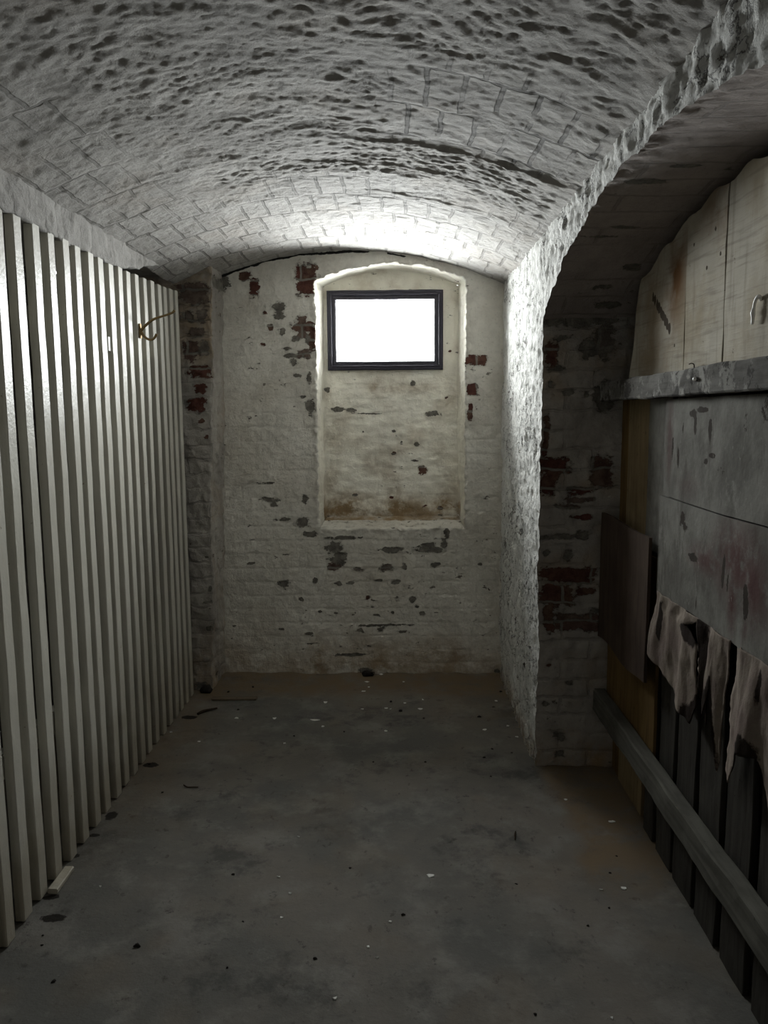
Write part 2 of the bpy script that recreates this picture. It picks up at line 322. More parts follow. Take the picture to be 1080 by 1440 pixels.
def floor_mat():
    n = N('worn concrete floor'); P = n.obj()
    big = n.noise(P, 1.5, 5, .62); mid = n.noise(n.vadd(P,(4,2,0)), 5.5, 6, .66); fin = n.noise(P, 60, 6, .7); sp = n.noise(n.map(P,(1,.6,1)), 26, 5, .7)
    c = n.mix(n.step(big, .38, .62), (.155,.141,.122), (.106,.104,.095))
    c = n.mix(n.step(mid, .47, .68, 0, .75), c, (.195,.186,.168))
    c = n.mix(n.step(n.noise(n.vadd(P,(9,5,0)), 3.6, 7, .72), .52, .66, 0, .75), c, (.060,.060,.055))
    c = n.mix(n.step(n.noise(n.vadd(P,(1,8,0)), 9, 7, .74), .58, .70, 0, .6), c, (.19,.185,.17))
    c = n.mix(n.step(n.noise(n.vadd(P,(5,3,0)), 14, 7, .74), .60, .68, 0, .75), c, (.045,.042,.038))
    c = n.mix(n.step(sp, .60, .70, 0, .6), c, (.05,.046,.04))
    c = n.mix(n.step(fin, .58, .75, 0, .4), c, (.22,.21,.19))
    c = n.mix(n.step(n.noise(P, 150, 3, .7), .68, .72, 0, .6), c, (.02,.018,.016))
    st = n.math('MULTIPLY', n.attr('stain'), n.step(n.noise(P, 8, 5, .7), .22, .6))
    c = n.mix(st, c, (.160,.118,.074))
    c = n.mix(n.step(n.math('ADD', n.attr('bare'), n.math('MULTIPLY', n.math('SUBTRACT', n.noise(P, 30, 5, .7), .5), .9)), .5, .62), c, (.02,.017,.014))
    h = n.math('ADD', n.math('MULTIPLY', fin, .4), mid)
    return n.finish(c, .88, n.bump(h, .006), spec=.15)
M['floor'] = floor_mat()
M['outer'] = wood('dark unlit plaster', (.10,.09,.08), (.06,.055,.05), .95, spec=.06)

def batten_mat():
    n = N('chipped cream gloss paint'); P = n.obj()
    g = n.noise(n.map(P, (9,9,1.1)), 6, 6, .65); sp = n.noise(P, 42, 6, .72); lo = n.noise(P, 2.6, 4)
    oi = n.add('ShaderNodeObjectInfo').outputs['Random']
    c = n.mix(n.step(lo, .3, .7), (.535,.52,.455), (.46,.445,.385))
    c = n.mix(n.math('MULTIPLY', oi, .35), c, (.47,.45,.39))
    c = n.mix(n.step(g, .5, .75, 0, .35), c, (.40,.36,.28))
    c = n.mix(n.step(sp, .66, .70), c, (.20,.16,.11))
    # grime near the floor stays on the timber
    z = n.add('ShaderNodeSeparateXYZ'); n.set(z.inputs[0], P)
    gr = n.math('MULTIPLY', n.step(n.math('ADD', z.outputs[2], n.math('MULTIPLY', n.noise(P, 7, 4), .7)), .35, .75, 1, 0), .6)
    c = n.mix(gr, c, (.27,.23,.16))
    h = n.math('ADD', n.math('MULTIPLY', n.noise(P, 90, 3), .6), g)
    return n.finish(c, .40, n.bump(h, .0016), spec=.45)
M['batten'] = batten_mat()
M['chip'] = wood('white block', (.7,.7,.66), (.6,.6,.55), .5)
M['brass'] = N('tarnished brass').finish((.20,.14,.065), .42, metallic=.85)
M['frame'] = wood('dark purple grey frame paint', (.036,.033,.046), (.028,.026,.037), .5, spec=.3, dirt=.2, dark=(.12,.12,.13))
M['sash'] = wood('sash paint', (.045,.042,.056), (.034,.032,.043), .42, spec=.4, dirt=.2, dark=(.14,.14,.15))

def glass_mat():
    n = N('ribbed glass')
    g = n.add('ShaderNodeBsdfGlossy'); g.inputs['Roughness'].default_value = .12
    t = n.add('ShaderNodeBsdfTransparent'); t.inputs[0].default_value = (.96,.98,.97,1)
    f = n.add('ShaderNodeFresnel'); f.inputs[0].default_value = 1.45
    mx = n.add('ShaderNodeMixShader'); n.t.links.new(f.outputs[0], mx.inputs[0]); n.t.links.new(t.outputs[0], mx.inputs[1]); n.t.links.new(g.outputs[0], mx.inputs[2])
    n.t.links.new(mx.outputs[0], n.out.inputs[0]); return n.m
M['glass'] = glass_mat()

def pale_board_mat():
    n = N('pale papered board'); P = n.obj()
    big = n.noise(P, 4.5, 5, .62); ln = n.noise(n.map(P, (30,2.2,42), rot=(0.10,0,0)), 2.2, 5, .6); ver = n.noise(n.map(P, (30,16,1.6)), 2, 4, .6)
    c = n.mix(n.step(big, .36, .66), (.46,.43,.365), (.35,.305,.225))
    c = n.mix(n.step(ln, .5, .72, 0, .45), c, (.17,.15,.12))
    c = n.mix(n.step(ver, .52, .75, 0, .4), c, (.19,.165,.12))
    c = n.mix(n.math('MULTIPLY', n.attr('stain'), n.step(n.noise(P, 9, 4), .2, .55)), c, (.16,.085,.035))
    c = n.mix(n.step(n.math('ADD', n.attr('bare'), n.math('MULTIPLY', n.math('SUBTRACT', n.noise(P, 45, 5), .5), .6)), .5, .6), c, (.07,.055,.04))
    c = n.mix(n.step(n.noise(P, 28, 5, .7), .68, .72), c, (.08,.06,.04))
    h = n.math('ADD', ln, n.math('MULTIPLY', n.noise(P, 50, 4), .5))
    return n.finish(c, .95, n.bump(h, .002), spec=.06)
M['pale'] = pale_board_mat()
def grey_panel_mat():
    n = N('stained grey panel'); P = n.obj()
    big = n.noise(P, 5, 6, .68); v = n.noise(n.map(P, (20,11,3)), 2, 5, .68)
    c = n.mix(n.step(big, .34, .66), (.205,.20,.18), (.115,.11,.098))
    c = n.mix(n.step(v, .5, .68, 0, .65), c, (.085,.078,.068))
    c = n.mix(n.step(n.noise(n.vadd(P,(2,7,3)), 7, 6, .7), .58, .68, 0, .5), c, (.29,.285,.26))
    c = n.mix(n.math('MULTIPLY', n.attr('stain'), n.step(n.noise(P, 14, 5, .7), .3, .55)), c, (.090,.050,.047))
    c = n.mix(n.step(n.math('ADD', n.attr('bare'), n.math('MULTIPLY', n.math('SUBTRACT', n.noise(P, 45, 6, .7), .5), .9)), .5, .6), c, (.035,.028,.022))
    c = n.mix(n.step(n.noise(n.map(P,(10,10,2)), 18, 3), .70, .73, 0, .8), c, (.33,.32,.29))
    return n.finish(c, .95, n.bump(n.math('ADD', big, n.math('MULTIPLY', n.noise(P, 40, 5), .5)), .002), spec=.06)
M['greyp'] = grey_panel_mat()
M['ochre'] = wood('ochre plywood', (.17,.11,.045), (.11,.07,.03), .95, spec=.06)
M['tan'] = wood('tan board', (.27,.205,.115), (.19,.14,.08), .95, spec=.06)
M['brownp'] = wood('brown hardboard', (.078,.057,.043), (.055,.038,.030), .95, spec=.06)
def rail_mat():
    n = N('weathered grey rail'); P = n.obj()
    g = n.noise(n.map(P,(14,1.3,14)), 3, 6, .65); a = n.noise(P, 9, 6, .7); b = n.noise(n.vadd(P,(3,1,2)), 14, 6, .72)
    c = n.mix(n.step(g,.35,.65), (.135,.13,.12), (.085,.08,.072))
    c = n.mix(n.step(a,.50,.57,0,.85), c, (.26,.255,.235))
    c = n.mix(n.step(b,.52,.58,0,.9), c, (.03,.027,.023))
    return n.finish(c, .95, n.bump(n.math('ADD',g,b), .002), spec=.06)
M['rail'] = rail_mat()
M['lowrail'] = wood('dirty grey floor rail', (.115,.112,.096), (.075,.072,.062), .95, 'y', dirt=.5, spec=.06)
M['fence'] = wood('dark upright board', (.055,.051,.044), (.034,.031,.027), .95, spec=.06)
def cloth_mat():
    n = N('limp stained cloth'); P = n.obj()
    a = n.noise(P, 9, 6, .65); v = n.noise(n.map(P,(20,20,2.5)), 2.2, 5, .65)
    c = n.mix(n.step(a,.34,.66), (.235,.20,.165), (.165,.13,.115))
    c = n.mix(n.step(v,.48,.68,0,.6), c, (.085,.065,.052))
    c = n.mix(n.step(n.math('ADD', n.attr('stain'), n.math('MULTIPLY', n.math('SUBTRACT', n.noise(P, 30, 6, .7), .5), .9)), .42, .62), c, (.022,.016,.013))
    return n.finish(c, .95, n.bump(n.math('ADD', v, n.noise(P,120,3)), .0012), spec=.05)
M['cloth'] = cloth_mat()
M['white'] = N('white plastic').finish((.93,.93,.91), .45)
M['flake'] = wood('white paint flake', (.72,.72,.68), (.6,.6,.56), .95, dirt=.1, spec=.06)
M['crumb'] = wood('black grit', (.03,.027,.024), (.015,.013,.012), .95, spec=.06)
M['lath'] = wood('dusty lath', (.16,.13,.095), (.11,.085,.06), .95, 'x', spec=.06)
M['twig'] = wood('dark twig', (.06,.042,.03), (.03,.022,.016), .95, spec=.06)
M['hole'] = wood('inside of wall', (.05,.045,.04), (.03,.028,.025), .95, spec=.06)

# ------------------------------------------------------------------ vault
XL, XR, YB, YF = -1.06, .535, 4.04, -1.35
CX, RV, ZP = -.2625, 1.90, 2.238
def vz(x): return ZP-RV+np.sqrt(np.maximum(RV*RV-(x-CX)**2, 0))
def displace(P, amp=1., seed=0):
    """small rough shifts of a limewashed surface, the same at shared points"""
    D = np.zeros_like(P)
    for k in range(3):
        D[:,k] = amp*(.010*fbm(P, 4.5, 2, 11+k*31+seed)+.0065*fbm(P, 21, 3, 71+k*31+seed, .6))
    return D

# ceiling: the vault surface itself
A = Acc()
xs = rng(XL-.035, XR+.035, .0066); ys = np.concatenate([rng(YF, .9, .012)[:-1], rng(.9, YB+.02, .0066)])
A.grid(lambda u,v: (u, v, vz(u)), xs, ys, lambda u,v: (RV*np.arcsin((u-CX)/RV)+5, v+5.06), flip=True)
V, F, U = A.arrays()
x, y = V[:,0], V[:,1]
brk = np.clip(smooth(2.70, 3.05, y+.25*fbm(V,3.4,2,4))*(.55+.45*smooth(-.25,.2,fbm(V,2.6,2,14)))
      + smooth(1.78,1.95,y)*(1-smooth(2.38,2.45,y+.05*x))*smooth(-.12,.02,x+.1*fbm(V,4,2,8))
      + .55*(1-smooth(-.86,-.7,x+.07*fbm(V,5,2,9)))*smooth(1.5,1.9,y), 0, 1)
brk = np.maximum(np.minimum(brk, np.where((y<2.5)&(x>-.2), 1, .62)), .06)
rip = np.stack([x*1.0, y*2.2, V[:,2]], 1)
wx = fbm(V, 3.2, 2, 61)*.09
rip[:,1] += wx*2
e1 = fbm(rip, 20, 5, 15, .62); e1 = np.where(e1 > 0, e1, e1*1.35)
led = fbm(rip*[.7,1,1], 17, 2, 27); led = np.tanh(led*3.5)*.5
rid2 = np.clip(1-3*np.abs(noise(rip*[.8,1,1], 13, 25)), 0, 1)**2
lump = .0030*e1*(.55+.9*smooth(-.3,.3,fbm(V,2.4,2,19))) + .0010*led + .0009*rid2*smooth(-.1,.4,fbm(V,3,2,29)) + (.006*fbm(V, 3.5, 2, 44)) + .0016*fbm(rip*[1,1,1], 46, 2, 46)
calm = (.70+.30*smooth(1.6,2.2,y))*(.45+.55*smooth(-.85,-.35,x+.3*fbm(V,2,2,6)))
amt = (1-np.minimum(brk*1.3,.92))*calm
for cx,cy,r_ in ((.365,1.81,.055),(.285,1.71,.035),(.33,1.55,.03)):
    amt = amt*smooth(.7,1.2,np.hypot(x-cx,(y-cy)*.8)/r_+.2*fbm(V,14,2,3))
# ridges where plaster ends against the exposed brick rings
for yy, x0, x1, a in ((2.43,-.05,.53,.009),(2.66,-.35,.5,.006),(2.98,-.1,.4,.005),(2.56,-1.0,-.5,.003)):
    d = y-(yy+.03*fbm(V*[1,0,0],3,3,int(yy*100)))
    lump = lump + np.where(amt<9, a*np.exp(-(d/.007)**2)*smooth(x0-.06,x0+.03,x)*(1-smooth(x1-.05,x1+.05,x)), 0)/np.maximum(amt,.25)*.8
h = -lump*amt - .002*fbm(V, 40, 3, 91) + .004*fbm(V,8,2,95)
nx = (x-CX)/RV; nz = np.sqrt(1-nx**2)
edge = smooth(XL+.01, XL+.05, x)*(1-smooth(XR-.05, XR-.01, x))
ek = .6*np.maximum(1-smooth(XL+.02, XL+.12, x), smooth(XR-.12, XR-.02, x))[:,None]
Vn = V + displace(V, 1.0)*(.28+.4*ek)
Vn[:,0] += nx*h*edge; Vn[:,2] += nz*h*edge
me = raw_mesh('ceiling', Vn, F); attr(me,'buv',U); attr(me,'brk',brk)
bl = np.zeros(len(V)); st = .12*smooth(.1,.5,fbm(V,3,3,77))
attr(me,'bare',bl); attr(me,'bkind',np.ones(len(V))); attr(me,'stain',st)
tag(link('ceiling', me, M['vault']), kind='structure')

# ------------------------------------------------------------------ back wall with the niche
NX0, NX1, NZ0, NZS, NZP, ND = -.432, .343, .806, 2.088, 2.172, 4.22
IX0, IX1, IZ0 = -.408, .318, .850
def narch(t): return NZS+(NZP-NZS)*(1-(2*t-1)**2)
A = Acc()
st_ = .0075
xl, xm, xr = rng(-1.30, NX0, st_), rng(NX0, NX1, st_), rng(NX1, .60, st_)
zb, zm, zt = rng(-.02, NZ0, st_), rng(NZ0, NZS, st_), np.linspace(0, 1, 24)
wall = lambda u,v: (u, np.full_like(u, YB), v)
wuv = lambda u,v: (u+5, v+5.03)
for q in (xl, xm, xr): A.grid(wall, q, zb, wuv)
for q in (xl, xr): A.grid(wall, q, zm, wuv)
# above springing of the niche: rows follow the niche arch in the middle
A.grid(lambda u,v: (u, np.full_like(u,YB), NZS+(2.30-NZS)*v), xl, zt, lambda u,v: (u+5, 5.03+NZS+.21*v))
A.grid(lambda u,v: (u, np.full_like(u,YB), NZS+(2.30-NZS)*v), xr, zt, lambda u,v: (u+5, 5.03+NZS+.21*v))
def topmid(u, v):
    b = narch((u-NX0)/(NX1-NX0)); return (u, np.full_like(u,YB), b+(2.30-b)*v)
A.grid(topmid, xm, zt, lambda u,v: (u+5, 5.03+NZS+.21*v))
dep = np.linspace(0, 1, 22)
lerp = lambda a,b,t: a+(b-a)*t
A.grid(lambda d,v: (lerp(NX0,IX0,d), lerp(YB,ND,d), lerp(v, np.where(v<=NZ0+1e-6, IZ0, v), d)), dep, zm, lambda d,v: (d*.18+5, v+5.03))
A.grid(lambda d,v: (lerp(NX1,IX1,d), lerp(YB,ND,d), lerp(v, np.where(v<=NZ0+1e-6, IZ0, v), d)), dep, zm, lambda d,v: (d*.18+5, v+5.03), flip=True)
tx = np.linspace(0,1,len(xm))
A.grid(lambda t,d: (lerp(lerp(NX0,NX1,t), lerp(IX0,IX1,t), d), lerp(YB,ND,d), narch(t)), tx, dep, lambda t,d: (t*.77+5, d*.18+5), flip=True)
A.grid(lambda t,d: (lerp(lerp(NX0,NX1,t), lerp(IX0,IX1,t), d), lerp(YB,ND,d), lerp(NZ0,IZ0,d)), tx, dep, lambda t,d: (t*.77+5, d*.18+5))
# inner face of the niche, with the window opening left out
WX0, WX1, WZ0, WZ1 = -.372, .222, 1.668, 2.052
zin = zm.copy()
def inner(t, v):
    return (lerp(IX0,IX1,t), np.full_like(t,ND), np.where(v<=NZ0+1e-6, IZ0, np.maximum(v, IZ0+(v-NZ0)*.2)))
okw = lambda t,v: ~((lerp(IX0,IX1,t)>WX0)&(lerp(IX0,IX1,t)<WX1)&(v>WZ0)&(v<WZ1))
A.grid(inner, tx, zin, lambda t,v: (t*.73+5, v+5.03), keep=okw)
A.grid(lambda t,v: (lerp(IX0,IX1,t), np.full_like(t,ND), lerp(np.full_like(t,NZS), narch(t), v)), tx, np.linspace(0,1,10), lambda t,v: (t*.73+5, 7.1+v*.08))
V, F, U = A.arrays()
isn = V[:,1] > YB+.12
b1, k1 = field(V[:,0], V[:,2], BACK); b2, k2 = field(V[:,0], V[:,2], NICHE)
bare = np.where(isn, b2, np.where(V[:,1] < YB+.01, b1, 0)); kind = np.where(isn, k2, k1)
low = 1-smooth(.02,.30,V[:,2]+.12*fbm(V,4,3,12))
st = np.where(isn, .42*smooth(-.15,.4,fbm(V,4.5,3,51))+.95*(1-smooth(.87,1.0,V[:,2]+.05*fbm(V,9,2,3)))+.6*np.exp(-((V[:,2]-1.55)/.03)**2)*smooth(-.25,-.05,V[:,0])*(1-smooth(.15,.25,V[:,0])),
              .72*low+.16*smooth(-.1,.4,fbm(V,3,3,52)))
mort = (V[:,1] < YB+.01)*.0
bare = np.where((V[:,2]>NZ0-.015)&(V[:,1]>YB+.01)&(V[:,2]<NZ0+.05), np.maximum(bare,.32), bare)
courses = np.abs(((V[:,2]+5.03)/.075)%1-.5)
gz = -.0028*smooth(.36,.5,courses)*(1-smooth(1.2,1.6,V[:,2])*(~isn))*(.5+fbm(V,6,2,23))
amp = np.where((V[:,1]>YB-.01), 1.0, 1.0)
Dp = displace(V, .6, 3)
dn = np.minimum(np.minimum(np.abs(V[:,0]-NX0), np.abs(V[:,0]-NX1)), np.where((V[:,0]>NX0)&(V[:,0]<NX1), np.abs(V[:,2]-narch((V[:,0]-NX0)/(NX1-NX0))), 9))
dn = np.minimum(np.where((V[:,2]>NZ0-.03)&(V[:,2]<NZP+.03)&(V[:,0]>NX0-.03)&(V[:,0]<NX1+.03), dn, 9), np.where((V[:,0]>NX0-.02)&(V[:,0]<NX1+.02), np.abs(V[:,2]-NZ0), 9))
dn = np.hypot(dn, (V[:,1]-YB)*.8)
crust = np.exp(-(dn/.016)**2)
for k_ in range(3): Dp[:,k_] += crust*(.010*fbm(V, 34, 3, 201+k_*7, .6))
Dp[:,1] -= crust*.004
flatw = isn & (V[:,2] > 1.62)
Dp[flatw] *= .35
Vn = V+Dp; Vn[:,1] -= np.where(np.abs(V[:,1]-YB)<.01, gz, 0)
Vn[:,1] += np.where(isn & ~flatw, .006*fbm(V*[1,1,2.4], 9, 3, 66), 0)
zc = V[:,2]-(vz(V[:,0])-.004+.010*fbm(V*[1,0,0],7,3,5))
crack = np.clip(1.15-np.abs(zc)/.011,0,1)*smooth(-1.0,-.93,V[:,0])*(1-smooth(-.17,-.12,V[:,0]))*(V[:,1]<YB+.01)
crack = np.maximum(crack, np.clip(1.1-np.abs(zc+.004)/.008,0,1)*smooth(-.08,-.05,V[:,0])*(1-smooth(.02,.05,V[:,0]))*(V[:,1]<YB+.01))
me = raw_mesh('wall_back', Vn, F); attr(me,'buv',U); attr(me,'brk',np.full(len(V),.55)*np.where(flatw,0,1)); attr(me,'bare',bare); attr(me,'bkind',kind); attr(me,'stain',st); attr(me,'crack',crack); attr(me,'niche_light',(V[:,1]>YB+.015)*smooth(IZ0,IZ0+.05,V[:,2])*(.75+.25*smooth(-.2,.3,fbm(V,6,3,8))))
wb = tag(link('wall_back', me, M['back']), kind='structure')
tag(timber('wall_back_outer', M['hole'], (.06,.02,.72), (WX0-.085,ND+.06,1.5)), kind='structure')

# ------------------------------------------------------------------ right wall with its arched bay
AYC, ARC, AZP, AY0, AY1 = 1.88, 2.508, 1.992, .82, 2.94
def az(y): return AZP-ARC+np.sqrt(np.maximum(ARC**2-(y-AYC)**2,0))
ZS = float(az(np.array([AY1]))[0]); ZSN = float(az(np.array([AY0]))[0]); XB = 1.16
zr = lambda: float(vz(np.array([XR]))[0])
ZV = zr()
A = Acc()
far = rng(AY1, YB+.04, .009); mid = rng(AY0, AY1, .011); near = rng(YF, AY0, .03)
zz = rng(-.02, ZS, .009); zt = np.linspace(0,1,22)
fx = lambda u,v: (np.full_like(u,XR), u, v)
A.grid(fx, far, zz, lambda u,v:(u+5,v+5.03), flip=True)
A.grid(lambda u,v:(np.full_like(u,XR), u, ZS+(ZV+.03-ZS)*v), far, zt, lambda u,v:(u+5,5.03+ZS+.3*v), flip=True)
A.grid(lambda u,v:(np.full_like(u,XR), u, az(u)+(ZV+.03-az(u))*v), mid, zt, lambda u,v:(u+5,5.03+ZS+.3*v), flip=True)
A.grid(lambda u,v:(np.full_like(u,XR), u, -.02+(ZV+.05)*v), near, np.linspace(0,1,60), lambda u,v:(u+5,5.03+2.1*v), flip=True)
V, F, U = A.arrays()
arch = (1-smooth(.0,.035,np.abs(V[:,2]-az(V[:,1]))))*((V[:,1]<AY1)&(V[:,1]>AY0))
Dp = displace(V, .85, 0)
pl = np.stack([V[:,0], V[:,1], V[:,2]*1.0], 1)
Vn = V+Dp
flk = 1-2*np.abs(noise(pl, 17, 35)); flk2 = 1-2*np.abs(noise(pl, 36, 37))
edgek = 1-smooth(AY1+.0, AY1+.05, V[:,1])
plate = np.tanh(4.5*fbm(pl, [15,17,12], 4, 35, .6))
Vn[:,0] -= (.0026*plate+.0012*flk2+.003*fbm(pl,[50,60,40],3,39))*smooth(AY1, AY1+.05, V[:,1]) + (V[:,1]<AY1)*smooth(.0,.03,V[:,2]-az(V[:,1]))*(.002*flk2+.003*plate+.003*fbm(pl,60,3,49))
bare = .44*smooth(.15,.55,fbm(pl,6,3,41))*(V[:,1]>AY1)
me = raw_mesh('wall_right', Vn, F); attr(me,'buv',U); attr(me,'brk',np.full(len(V),.5)); attr(me,'bare',bare); attr(me,'bkind',np.full(len(V),.8)); attr(me,'stain',.8*(1-smooth(.0,.16,V[:,2]+.08*fbm(V,6,2,5))))
wr = tag(link('wall_right', me, M['right']), kind='structure')
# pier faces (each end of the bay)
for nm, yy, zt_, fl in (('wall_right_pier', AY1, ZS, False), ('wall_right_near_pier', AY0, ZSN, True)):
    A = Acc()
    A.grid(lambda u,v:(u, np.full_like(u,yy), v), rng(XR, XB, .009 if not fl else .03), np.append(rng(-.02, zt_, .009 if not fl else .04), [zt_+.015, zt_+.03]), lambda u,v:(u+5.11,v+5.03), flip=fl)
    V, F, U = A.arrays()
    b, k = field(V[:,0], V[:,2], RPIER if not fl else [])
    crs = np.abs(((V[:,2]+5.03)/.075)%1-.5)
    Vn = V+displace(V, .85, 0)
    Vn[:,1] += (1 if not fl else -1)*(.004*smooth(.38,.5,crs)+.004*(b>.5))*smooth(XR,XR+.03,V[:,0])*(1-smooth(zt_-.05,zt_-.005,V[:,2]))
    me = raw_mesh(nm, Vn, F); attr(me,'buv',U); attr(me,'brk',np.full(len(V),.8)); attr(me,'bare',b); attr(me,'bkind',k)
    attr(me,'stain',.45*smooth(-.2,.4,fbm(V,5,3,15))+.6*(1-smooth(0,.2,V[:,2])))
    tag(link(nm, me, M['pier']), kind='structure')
A = Acc()
A.grid(lambda u,v:(u, v, az(np.clip(v,AY0,AY1))+.0*v), rng(XR, XB, .012), np.concatenate([[AY0-.03],mid,[AY1+.015,AY1+.03]]), lambda u,v:(u+5,v+5), flip=True)
V, F, U = A.arrays(); Vn = V+displace(V, .85, 0)*(.35+.65*(1-smooth(XR+.01,XR+.07,V[:,0])))[:,None]
sb = np.zeros(len(V))
for (yy, xx, ry, rx) in ((2.05,.62,.015,.05),(1.95,.69,.012,.03),(2.42,.60,.006,.09),(2.36,.66,.008,.04),(2.75,.70,.015,.03),(2.86,.75,.02,.04),(2.62,.77,.02,.03)):
    d = np.sqrt(((V[:,1]-yy)/ry)**2+((V[:,0]-xx)/rx)**2); sb = np.maximum(sb, np.clip(1.2-.6*d,0,1))
me = raw_mesh('wall_right_soffit', Vn, F); attr(me,'buv',U); attr(me,'brk',np.full(len(V),.8)); attr(me,'bare',sb); attr(me,'bkind',np.ones(len(V))); attr(me,'stain',np.zeros(len(V)))
tag(link('wall_right_soffit', me, M['soffit']), kind='structure')
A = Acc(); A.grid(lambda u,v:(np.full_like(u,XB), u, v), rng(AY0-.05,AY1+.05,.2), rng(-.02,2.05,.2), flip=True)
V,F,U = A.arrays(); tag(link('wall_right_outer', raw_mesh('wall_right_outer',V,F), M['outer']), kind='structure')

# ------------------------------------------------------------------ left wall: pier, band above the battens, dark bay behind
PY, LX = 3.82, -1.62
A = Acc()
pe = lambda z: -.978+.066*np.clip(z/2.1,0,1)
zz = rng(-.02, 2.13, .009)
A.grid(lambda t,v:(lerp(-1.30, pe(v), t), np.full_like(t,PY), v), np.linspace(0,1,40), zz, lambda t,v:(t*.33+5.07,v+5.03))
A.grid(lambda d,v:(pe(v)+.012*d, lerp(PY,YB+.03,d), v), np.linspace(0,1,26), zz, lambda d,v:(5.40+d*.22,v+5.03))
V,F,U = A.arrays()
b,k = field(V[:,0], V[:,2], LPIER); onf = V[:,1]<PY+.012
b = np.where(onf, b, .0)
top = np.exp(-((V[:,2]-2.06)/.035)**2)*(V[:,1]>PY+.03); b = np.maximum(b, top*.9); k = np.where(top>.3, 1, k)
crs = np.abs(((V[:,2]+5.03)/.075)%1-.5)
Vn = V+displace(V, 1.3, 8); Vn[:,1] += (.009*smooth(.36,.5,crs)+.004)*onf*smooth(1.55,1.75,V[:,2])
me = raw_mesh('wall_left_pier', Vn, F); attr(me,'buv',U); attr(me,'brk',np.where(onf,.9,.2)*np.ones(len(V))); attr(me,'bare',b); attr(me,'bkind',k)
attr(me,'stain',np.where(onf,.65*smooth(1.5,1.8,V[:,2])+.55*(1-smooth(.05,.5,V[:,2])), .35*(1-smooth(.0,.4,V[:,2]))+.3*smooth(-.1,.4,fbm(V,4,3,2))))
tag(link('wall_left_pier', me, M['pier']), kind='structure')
ZL = float(vz(np.array([XL]))[0])
def lz(y): return 1.958+.115*smooth(2.85,3.62,y)
A = Acc(); LY0 = .45
yy = rng(LY0, PY+.03, .011)
A.grid(lambda u,v:(np.full_like(u,XL)+.0*v, u, lerp(lz(u), ZL+.03, v)), yy, np.linspace(0,1,14), lambda u,v:(u+5,v*.1+7))
A.grid(lambda u,v:(lerp(XL,LX,v), u, lz(u)+.02*v), yy, np.linspace(0,1,24), lambda u,v:(v*.5+5,u+5), flip=True)
A.grid(lambda u,v:(np.full_like(u,XL), u, v), rng(YF,LY0,.05), rng(-.02,ZL+.03,.05), lambda u,v:(u+5,v+5))
A.grid(lambda u,v:(lerp(XL,LX,v), np.full_like(u,LY0), u), rng(-.02,1.958,.06), rng(0,1,.1), lambda u,v:(v+5,u+5))
V,F,U = A.arrays()
Vn = V+displace(V,.8,0); Vn[:,0] += np.where(np.abs(V[:,0]-XL)<.001, .006*(1-2*np.abs(noise(V,[20,9,34],48))), 0)
me = raw_mesh('wall_left', Vn, F); attr(me,'buv',U); attr(me,'brk',np.full(len(V),.2)); attr(me,'bare',np.zeros(len(V))); attr(me,'bkind',np.ones(len(V))); attr(me,'stain',np.zeros(len(V)))
tag(link('wall_left', me, M['vault']), kind='structure')
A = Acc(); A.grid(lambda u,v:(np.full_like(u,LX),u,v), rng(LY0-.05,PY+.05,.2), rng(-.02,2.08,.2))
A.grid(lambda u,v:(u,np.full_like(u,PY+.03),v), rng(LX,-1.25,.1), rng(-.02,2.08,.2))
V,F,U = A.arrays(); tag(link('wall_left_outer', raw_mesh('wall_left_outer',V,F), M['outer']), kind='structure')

# ------------------------------------------------------------------ wall behind the camera, with an opening added for the fill lamp
DX0, DX1, DZ = -.62, .22, 1.92
A = Acc()
wf = lambda u,v:(u,np.full_like(u,YF+.01),v)
A.grid(wf, rng(-1.15,DX0,.06), rng(-.02,2.3,.06), lambda u,v:(u+5,v+5), flip=True)
A.grid(wf, rng(DX1,.6,.06), rng(-.02,2.3,.06), lambda u,v:(u+5,v+5), flip=True)
A.grid(wf, rng(DX0,DX1,.06), rng(DZ,2.3,.06), lambda u,v:(u+5,v+5), flip=True)
V,F,U = A.arrays(); me = raw_mesh('wall_front',V,F); attr(me,'buv',U); z0 = np.zeros(len(V))
for q in ('brk','bare','stain'): attr(me,q,z0)
attr(me,'bkind',z0+1); tag(link('wall_front', me, M['back']), kind='structure')

# unseen dark box added beyond the opening to keep sky light out
A = Acc(); PX0, PX1, PYE = DX0-.25, DX1+.25, -3.0
A.grid(lambda u,v:(np.full_like(u,PX0),u,v), rng(PYE,YF+.01,.2), rng(-.02,2.12,.2))
A.grid(lambda u,v:(np.full_like(u,PX1),u,v), rng(PYE,YF+.01,.2), rng(-.02,2.12,.2), flip=True)
A.grid(lambda u,v:(u,v,np.full_like(u,2.12)), rng(PX0,PX1,.2), rng(PYE,YF+.01,.2), flip=True)
A.grid(lambda u,v:(u,v,np.full_like(u,-.004)), rng(PX0,PX1,.2), rng(PYE,YF+.01,.2))
A.grid(lambda u,v:(u,np.full_like(u,PYE),v), rng(PX0,PX1,.2), rng(-.02,2.12,.2), flip=True)
V,F,U = A.arrays(); tag(link('wall_front_sky_block', raw_mesh('wall_front_sky_block',V,F), M['outer']), kind='structure')

